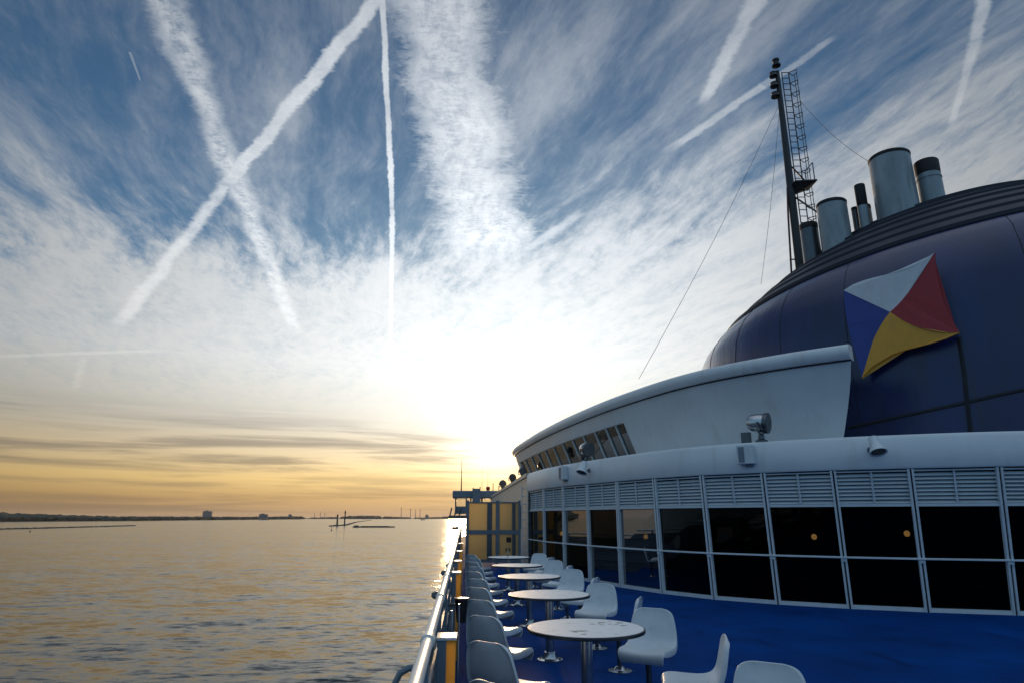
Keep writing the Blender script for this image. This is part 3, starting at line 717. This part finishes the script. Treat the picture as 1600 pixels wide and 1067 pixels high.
# ------------------------------------------------------------------ things on the parapet
def face(i0, f, z, off=.0):
    k = i0 + f; i = int(k); p = BC[i].lerp(BC[min(i + 1, len(BC) - 1)], k - i); nn = BN[i]
    return Vector((p.x + nn.x * (.09 + off), p.y + nn.y * (.09 + off), z)), nn
def nearest(x, y, z):
    p = atz(x, y, z); return min(range(len(BC) - 1), key=lambda i: abs(math.atan2(BC[i].x + BN[i].x * .09, BC[i].y + BN[i].y * .09) - math.atan2(p.x, p.y)))
def orient(o, nn): o.rotation_euler = (0, 0, math.atan2(nn.y, nn.x) + math.pi / 2)   # local -Y looks outwards
for x, y, lab in ((1173, 716, 'white wall loudspeaker box under the large searchlight'), (882, 739, 'white wall loudspeaker box under the raked lounge windows')):
    i = nearest(x, y, 2.85); p, nn = face(i, 0, 2.70)
    t_ = thing('wall_speaker', lab, 'loudspeaker', p, 0, 'loudspeaker boxes on the parapet'); orient(t_, nn)
    MB().box((-.17, -.16, 0), (.17, -.004, .40)).build('housing', 'white_frame', t_, bevel=.02)
    MB().box((-.13, -.172, .04), (-.01, -.158, .35)).build('grille', 'grey_paint', t_)
    MB().box((-.05, -.06, -.05), (.1, -.004, 0)).build('wall_bracket', 'grey_paint', t_)
for x, y, lab in ((1366, 708, 'white bell-shaped lamp on the parapet beside the funnel casing'), (927, 737, 'small dark-mouthed bell lamp on the parapet near the lounge windows')):
    i = nearest(x, y, 2.85); p, nn = face(i, 0, 2.88)
    t_ = thing('bell_lamp', lab, 'lamp', p, 0, 'bell lamps on the parapet'); orient(t_, nn)
    ax = Vector((.15, -.42, -.9))
    MB().lathe([(.05, -.2), (.085, -.19), (.10, -.02), (.15, .11), (.155, .13), (.13, .12), (.12, .10)], 20, (.0, -.24, .04), ax).build('shade', 'white_frame', t_, True)
    MB().lathe([(.128, .0), (.128, .005)], 20, Vector((.0, -.24, .04)) + ax.normalized() * .108, ax).build('lens', 'black_plastic', t_)
    MB().tube([(-.08, -.004, .0), (-.08, -.12, .0), (0, -.2, .04)], .025, 8).build('arm', 'grey_paint', t_)
    MB().lathe([(.06, 0), (.06, .02)], 12, (-.08, -.002, 0), (0, -1, 0)).build('wall_plate', 'grey_paint', t_)
def searchlight(p, nn, lab, s_=1.0):
    t_ = thing('searchlight', lab, 'searchlight', p, 0, 'searchlights along the parapet'); orient(t_, nn); t_.scale = (s_, s_, s_)
    MB().lathe([(.09, 0), (.09, .03), (.05, .05), (.04, .12)], 14).build('base', 'dark_steel', t_, True)
    MB().tube([(0, -.16, .30), (0, -.17, .16), (0, 0, .12), (0, .17, .16), (0, .16, .30)], .018, 6).build('yoke', 'dark_steel', t_)
    ax = Vector((1, .0, -.12))
    MB().lathe([(.02, -.20), (.09, -.185), (.13, -.12), (.145, -.02), (.145, .06)], 20, (0, 0, .30), ax).build('housing', 'steel', t_, True)
    MB().lathe([(.148, .06), (.16, .07), (.16, .13), (.14, .14), (.02, .12)], 20, (0, 0, .30), ax).build('lens_ring', 'dark_steel', t_, True)
    MB().box((-.30, -.05, 0), (-.16, .05, .17)).build('ballast_box', 'dark_steel', t_, bevel=.01)
for x, y, lab, s_ in ((1196, 689, 'large polished searchlight on the parapet beside the plain white lounge wall', 1.35), (906, 716, 'searchlight on the parapet in front of the raked lounge windows', 1.2)):
    i = nearest(x, y, 3.16); p, nn = face(i, 0, 3.155, -.22); searchlight(p, nn, lab, s_)

# ------------------------------------------------------------------ forward deckhouse and bridge
fd = thing('forward_deckhouse', 'cream deckhouse side running forward from the windbreak to the bridge', 'deckhouse', (2.22, 23.3, 0))
MB().prism([(0, 0), (6, 0), (6, 25.5), (-.25, 25.5)], .0, 3.05).build('wall', 'cream_paint', fd)
MB().prism([(-.06, .0), (6, 0), (6, 25.5), (-.31, 25.5)], 3.05, 3.18).build('roof_edge', 'cream_paint', fd)
for k in range(5):
    MB().box((-.07 - k * .04, 2.5 + k * 4.4, 1.2), (.02 - k * .04, 3.6 + k * 4.4, 2.1)).build('window', 'bronze_glass', fd)
for k, (yy, s_) in enumerate(((26.5, 1.0), (31.5, 1.1), (38.5, 1.3))):
    searchlight(Vector((2.35 - (yy - 23.3) * .01, yy, 3.185)), Vector((-1, 0)), ['searchlight on the cream deckhouse roof, closest to the windbreak', 'middle searchlight on the cream deckhouse roof', 'searchlight on the cream deckhouse roof, closest to the bridge'][k], s_)
br = thing('bridge_wing', 'distant grey bridge wing overhanging the ship side beyond the windbreak', 'bridge', (0, 50, 0))
MB().box((-.95, 0, 3.05), (5.5, 3.2, 3.60)).build('roof', 'grey_paint', br, bevel=.08)
MB().box((-.75, .2, 1.9), (5.5, 3.0, 2.45)).build('parapet', 'grey_paint', br, bevel=.05)
for x in (-.7, .1, .45, 1.3, 2.1): MB().box((x - .05, .3, 2.45), (x + .05, 2.9, 3.05)).build('pillar', 'dark_steel', br)
MB().add([(-.7, .35, 2.45), (2.1, .35, 2.45), (2.1, .35, 3.05), (-.7, .35, 3.05)], [(0, 1, 2, 3)]).build('pane', 'clear_glass', br)
MB().box((-1.2, -.2, 1.65), (1.5, 2.5, 1.78)).build('platform', 'dark_steel', br)
for x in (-1.1, -.75, -.4): MB().tube([(x, -.1, 1.78), (x + .12, -.1, 2.35)], .05, 6).build('platform_bracket', 'dark_steel', br)
MB().box((-.95, -.1, .75), (-.4, .5, .98)).build('fender', 'dark_steel', br, bevel=.05)
MB().box((.55, -.15, 2.3), (1.15, 0, 3.75)).build('service_panel', 'grey_paint', br, bevel=.02)
MB().tube([(-.30, .6, 3.6), (-.30, .6, 4.6), (-.30, .6, 6.0)], [.05, .03, .012], 6).build('whip_antenna', 'mast_paint', br)
for x, h_ in ((.62, .22), (1.15, .3), (2.15, .55), (2.6, .35)): MB().tube([(x, .7, 3.6), (x, .7, 3.6 + h_), (x, .7, 3.62 + h_)], [.03, .03, .09], 8).build('antenna', 'mast_paint', br)
for x, h_ in ((1.3, 1.6), (1.75, 1.3)): MB().tube([(x, .9, 3.6), (x, .9, 3.6 + h_)], .012, 5).build('whip_antenna', 'mast_paint', br)
MB().lathe([(.02, -.16), (.13, -.12), (.16, 0), (.13, .12), (.02, .16)], 12, (1.75, .4, 3.78)).build('red_lamp', 'red_paint', br, 'all')
MB().box((1.6, .3, 3.2), (1.9, .5, 3.62)).build('lamp_post', 'dark_steel', br)

# ------------------------------------------------------------------ windbreak across the deck
wb = thing('windbreak_screen', 'steel framed windbreak with yellow translucent panels across the deck', 'windbreak', (0, 24.0, 0))
for x, w in ((.10, .11), (1.19, .13), (1.98, .09)):
    MB().box((x - w / 2, -.06, 0), (x + w / 2, .06, 2.24)).build('post', 'grey_paint', wb, bevel=.01)
for x0, x1 in ((.155, 1.125), (1.255, 1.935)):
    for z0, z1 in ((1.06, 1.20), (2.14, 2.19), (.10, .20)):
        MB().box((x0, -.045, z0), (x1, .045, z1)).build('beam', 'grey_paint', wb)
    for z0, z1 in ((.2, 1.06), (1.2, 2.14)):
        w = (x1 - x0)
        MB().box((x0, -.012, z0), (x0 + w * .68, .012, z1)).build('panel', 'yellow_acrylic', wb)
        MB().box((x0 + w * .68, -.03, z0), (x0 + w * .86, .03, z1)).build('dark_stile', 'dark_steel', wb)
        MB().box((x0 + w * .86, -.012, z0), (x1, .012, z1)).build('panel', 'yellow_acrylic', wb)
MB().box((1.50, -.05, .78), (1.68, -.03, .96)).build('notice_plate', 'black_plastic', wb)
ldr = thing('deck_ladder', 'grey upright ladder on the deckhouse corner beside the windbreak', 'ladder', (2.06, 23.8, 0))
for x in (.0, .24): MB().tube([(x, 0, .0), (x, 0, 2.75)], .022, 6).build('stile', 'white_frame', ldr)
for k in range(10): MB().tube([(0, 0, .22 + k * .27), (.24, 0, .22 + k * .27)], .016, 6).build('rung', 'white_frame', ldr)
dp = thing('drain_pipe', 'dark upright drain pipe between ladder and window wall', 'pipe', (2.24, 23.05, 0))
MB().tube([(0, 0, 0), (0, 0, 2.45), (.05, .2, 2.62)], .035, 8).build('pipe', 'dark_steel', dp, True)
for z in (.5, 1.4, 2.2): MB().lathe([(.045, z), (.045, z + .05)], 10).build('clip', 'dark_steel', dp)

# ------------------------------------------------------------------ ship's rail
rail = thing('ship_rail', 'long white-topped ship rail on grey bulwark along the open deck edge', 'railing', (RX, 0, 0))
MB().tube([(.0, -6, 1.1)] + [(-.0012 * y, y, 1.1) for y in range(0, 60, 4)], .027, 12).build('handrail', 'rail_paint', rail, True)
for k in range(26):
    y = 1.35 + k * 1.62
    st = MB().box((-.02 - .0012 * y, y - .03, 0), (.02 - .0012 * y, y + .03, 1.08)).build('stanchion', 'grey_paint', rail)
    MB().lathe([(.034, -.05), (.034, .05)], 12, (-.0012 * y, y + .28, 1.1), (0, 1, 0)).build('sleeve', 'rail_paint', st, True)
for z in (.30, .62, .86): MB().tube([(.0, -6, z), (-.06, 55, z)], .014, 6).build('lower_rail', 'grey_paint', rail)
MB().box((-.045, -6, .0), (-.033, 55, 1.0)).build('bulwark_plate', 'grey_paint', rail)
for i, (yy, z, lab) in enumerate(((3.98, .985, 'grey rail locker with amber side, closest to the open end of the deck'), (8.3, 1.0, 'grey rail locker with amber side just past the black bucket'), (10.4, 1.0, 'grey rail locker with amber side, third along the rail'), (13.4, 1.0, 'grey rail locker with amber side, fourth along the rail'), (17.2, 1.0, 'grey rail locker with amber side, nearest the windbreak'))):
    t_ = thing('rail_locker', lab, 'locker', (RX - .022, yy, 0), 0, 'lockers along the rail')
    MB().box((.035, 0, .02), (.085, .16, z - .012)).build('body', 'grey_paint', t_, bevel=.004)
    MB().box((.0875, .0, .02), (.140, .012, z - .012)).build('amber_panel', 'amber_acrylic', t_)
    MB().box((.03, -.006, z - .010), (.145, .17, z + .004)).build('lid', 'white_frame', t_)
    for zz in (.35, .62): MB().box((.0875, -.005, zz), (.140, -.001, zz + .006)).build('seam', 'brown_rim', t_)
t_ = thing('ash_bucket', 'small black bucket with brown rim hanging at the rail', 'bucket', (-.015, 7.3, .585))
MB().lathe([(.045, 0), (.05, .005), (.072, .225), (.066, .225), (.05, .02)], 20).build('bowl', 'black_plastic', t_, True)
MB().lathe([(.066, .222), (.078, .226), (.078, .24), (.066, .24)], 20).build('rim', 'brown_rim', t_, True)
MB().box((-.14, -.012, .15), (-.068, .012, .18)).build('hook', 'dark_steel', t_)
t_ = thing('rail_hoop', 'grey bent pipe hoop standing outside the rail', 'bracket', (RX - .02, 3.0, 1.03))
MB().tube([(-.01, 0, .008), (-.05, 0, .004), (-.085, 0, -.015), (-.105, 0, -.055), (-.11, 0, -.25), (-.02, 0, -.45)], .014, 8).build('pipe', 'grey_paint', t_, True)
for k, (x, y, z) in enumerate(((681, 927, 1.02), (694, 893, 1.02), (710, 862, 1.0), (700, 882, .9))):
    p = atz(x, y, z); lab = ['small dark outboard lamp on the rail, first past the bent hoop', 'small dark outboard lamp on the rail beside the amber locker', 'small dark outboard lamp on the rail closest to the windbreak', 'tiny dark outboard lamp set low on the rail'][k]
    t_ = thing('outboard_lamp', lab, 'lamp', (RX - .03, p.y, z), 0, 'outboard lamps on the rail')
    w = RX - .03 - p.x
    MB().tube([(0, 0, 0), (-w * .6, 0, .0)], .012, 6).build('arm', 'dark_steel', t_)
    MB().lathe([(.012, .02), (.035, .01), (.04, -.02), (.02, -.04)], 12, (-w, 0, 0)).build('lamp_head', 'dark_steel', t_, True)
t_ = thing('rail_gate_tubes', 'pair of thin bright upright tubes at the rail behind the bucket', 'tube', (RX + .075, 5.0, 0))
for x, yy in ((0, 0), (.05, .35)): MB().tube([(x, yy, 0), (x, yy, 1.0)], .008, 8).build('tube', 'steel', t_, True)

# ------------------------------------------------------------------ tables and chairs
def make_table():
    t_ = thing('round_table', '', 'table', (0, 0, 0))
    MB().lathe([(.02, .716), (.488, .716), (.488, .7405), (.02, .7412)], 56).build('table_top', 'table_laminate', t_, True)
    MB().lathe([(.486, .711), (.500, .712), (.503, .726), (.500, .7385), (.489, .7385)], 56).build('edge_band', 'dark_rim', t_, True)
    MB().lathe([(.05, .02), (.05, .70), (.16, .705), (.16, .7115)], 24).build('column', 'steel', t_, True)
    b_ = MB().lathe([(.155, 0), (.155, .012), (.10, .02), (.075, .05), (.07, .09), (.052, .095)], 28).build('base', 'steel', t_, True)
    for k in range(4):
        a = math.pi / 4 + k * math.pi / 2; MB().lathe([(.014, .012), (.014, .026), (.008, .03)], 8, (math.cos(a) * .125, math.sin(a) * .125, 0)).build('bolt', 'dark_steel', b_)
    return t_
PR = [(.214, .350, .190), (.240, .395, .20), (.236, .435, .205), (.205, .455, .212), (.12, .450, .222), (.02, .442, .228), (-.08, .442, .230), (-.145, .462, .230), (-.185, .51, .228), (-.208, .59, .222), (-.224, .68, .212), (-.238, .77, .200), (-.248, .84, .183), (-.253, .875, .158), (-.256, .897, .115), (-.257, .905, .05)]
PR = [(x, z if z < .455 else .455 + (z - .455) * .72, hw * 1.03) for x, z, hw in PR]
def make_chair():
    t_ = thing('swivel_chair', '', 'chair', (0, 0, 0))
    us = [-1.03, -1.0, -.93, -.75, -.45, 0, .45, .75, .93, 1.0, 1.03]
    rows = []; n = len(PR)
    for i, (x, z, hw) in enumerate(PR):
        x0, z0, _ = PR[max(i - 1, 0)]; x1, z1, _ = PR[min(i + 1, n - 1)]
        tx, tz = x1 - x0, z1 - z0; l_ = math.hypot(tx, tz); nx, nz = tz / l_, -tx / l_    # surface normal: up on the seat, forward on the back
        fade = min(1, i / 3) * min(1, (n - 1 - i) / 3)
        row = []
        for u in us:
            cup = .030 * u * u * fade - .012 * fade
            if abs(u) > 1.0: cup -= (.062 if i < 8 else .036) if 2 < i < n - 2 else .01
            row.append((x + nx * cup, hw * max(-1.015, min(1.015, u)), z + nz * cup))
        rows.append(row)
    sh = MB().grid(rows).build('shell', 'chair_plastic', t_, 'all')
    so_ = sh.modifiers.new('solid', 'SOLIDIFY'); so_.thickness = .011; so_.offset = 0
    ss = sh.modifiers.new('sub', 'SUBSURF'); ss.levels = 1; ss.render_levels = 2
    MB().lathe([(.028, .02), (.028, .40), (.10, .41), (.10, .428)], 18).build('pedestal', 'dark_steel', t_, True)
    MB().lathe([(.135, 0), (.135, .010), (.07, .018), (.045, .05), (.029, .055)], 26).build('base', 'steel', t_, True)
    MB().box((-.11, -.09, .405), (.13, .09, .422)).build('seat_bracket', 'dark_steel', t_)
    return t_
TX = 1.055
TY = [3.40, 5.88, 8.36, 10.85, 13.32, 15.95]
ORD = ['sixth', 'fifth', 'fourth', 'third', 'second', 'first']
TD = ['round white table, sixth and farthest from the yellow windbreak', 'round white table with dark scuffs on its top, fifth from the windbreak', 'round white pedestal table, fourth from the yellow windbreak',
      'round white pedestal table, third from the yellow windbreak', 'round white pedestal table, second from the yellow windbreak', 'round white table with a glass on it, nearest the yellow windbreak']
tab, cha = make_table(), make_chair()
first_t = first_c = True
for i, ty in enumerate(TY):
    t_ = tab if first_t else copy_tree(tab); first_t = False
    t_.location = (TX, ty, 0); t_.rotation_euler = (0, 0, i * 1.7); tag(t_, TD[i], 'table', 'tables bolted along the deck')
    for side in (-1, 1):
        for end in (-1, 1):
            if i == 0 and end == -1: continue
            c_ = cha if first_c else copy_tree(cha); first_c = False
            x = TX + side * .70; y = ty + end * .64
            aim = math.atan2(-end * .64, -side * .70)
            # most face across the deck, some swivelled to their table
            across = math.pi if side == 1 else 0.0
            if side == -1: dev = random.uniform(-.10, .12) + (.85 if end == -1 else .80)
            else: dev = 0
            rz = across + dev
            if side == 1: rz = across + (.95 if end == 1 else -.45) + random.uniform(-.15, .15)
            if (i, side, end) == (0, 1, 1): rz = math.pi + .95
            if (i, side, end) == (1, 1, -1): rz = math.pi - .30
            if (i, side, end) == (1, 1, 1): rz = math.pi + 1.02
            c_.location = (x, y, 0); c_.rotation_euler = (0, 0, rz)
            tag(c_, 'white swivel chair at %s table from the windbreak, %s side, end %s the windbreak' % (ORD[i], 'rail' if side == -1 else 'window', 'towards' if end == 1 else 'away from'), 'chair', 'swivel chairs around the deck tables')
for k in range(16):                        # dark scuffs worn into one table top
    a0, rr_ = (random.uniform(.1, 1.1), random.uniform(.18, .42)) if k < 10 else (random.uniform(3.9, 4.7), random.uniform(.15, .36))
    lx, ly = math.cos(a0) * rr_, math.sin(a0) * rr_; w = random.uniform(.010, .028)
    pts = [(w * (1.6 * math.cos(j) * random.uniform(.5, 1.2)), w * .8 * math.sin(j) * random.uniform(.5, 1.2)) for j in [i * 2 * math.pi / 9 for i in range(9)]]
    w_t = [o for o in bpy.data.objects if o.get('label') == TD[1]][0]
    ca, sa = math.cos(-1.7), math.sin(-1.7)
    MB().prism([((lx + p[0]) * ca - (ly + p[1]) * sa, (lx + p[0]) * sa + (ly + p[1]) * ca) for p in pts], .7412, .7421).build('scuff_mark', 'scuff', w_t)
t_ = thing('drinking_glass', 'small stemmed glass left on the table nearest the windbreak', 'glass', (TX - .02, TY[5] - .05, .7415))
MB().lathe([(.045, 0), (.045, .006), (.010, .014), (.009, .08), (.05, .11), (.062, .16), (.055, .21), (.053, .21), (.058, .16), (.046, .115), (.01, .09)], 20).build('bowl', 'clear_glass', t_, True)

# ------------------------------------------------------------------ air over the water
hz = MB().box((-16000, -1500, WZ - 3), (16000, 19000, 95)).build('haze', 'white_frame')
hm = bpy.data.materials.new('haze_air'); hm.use_nodes = True; ht = hm.node_tree; ht.nodes.clear()
hv = ht.nodes.new('ShaderNodeVolumePrincipled'); ho = ht.nodes.new('ShaderNodeOutputMaterial'); ht.links.new(hv.outputs[0], ho.inputs['Volume'])
hv.inputs['Color'].default_value = (.88, .90, .94, 1); hv.inputs['Density'].default_value = 0.000010; hv.inputs['Anisotropy'].default_value = .3
hz.data.materials.clear(); hz.data.materials.append(hm)
tag(hz, 'thin pale haze over the water', 'haze', kind='stuff')

scene.cycles.max_bounces = 8
scene.cycles.transparent_max_bounces = 12
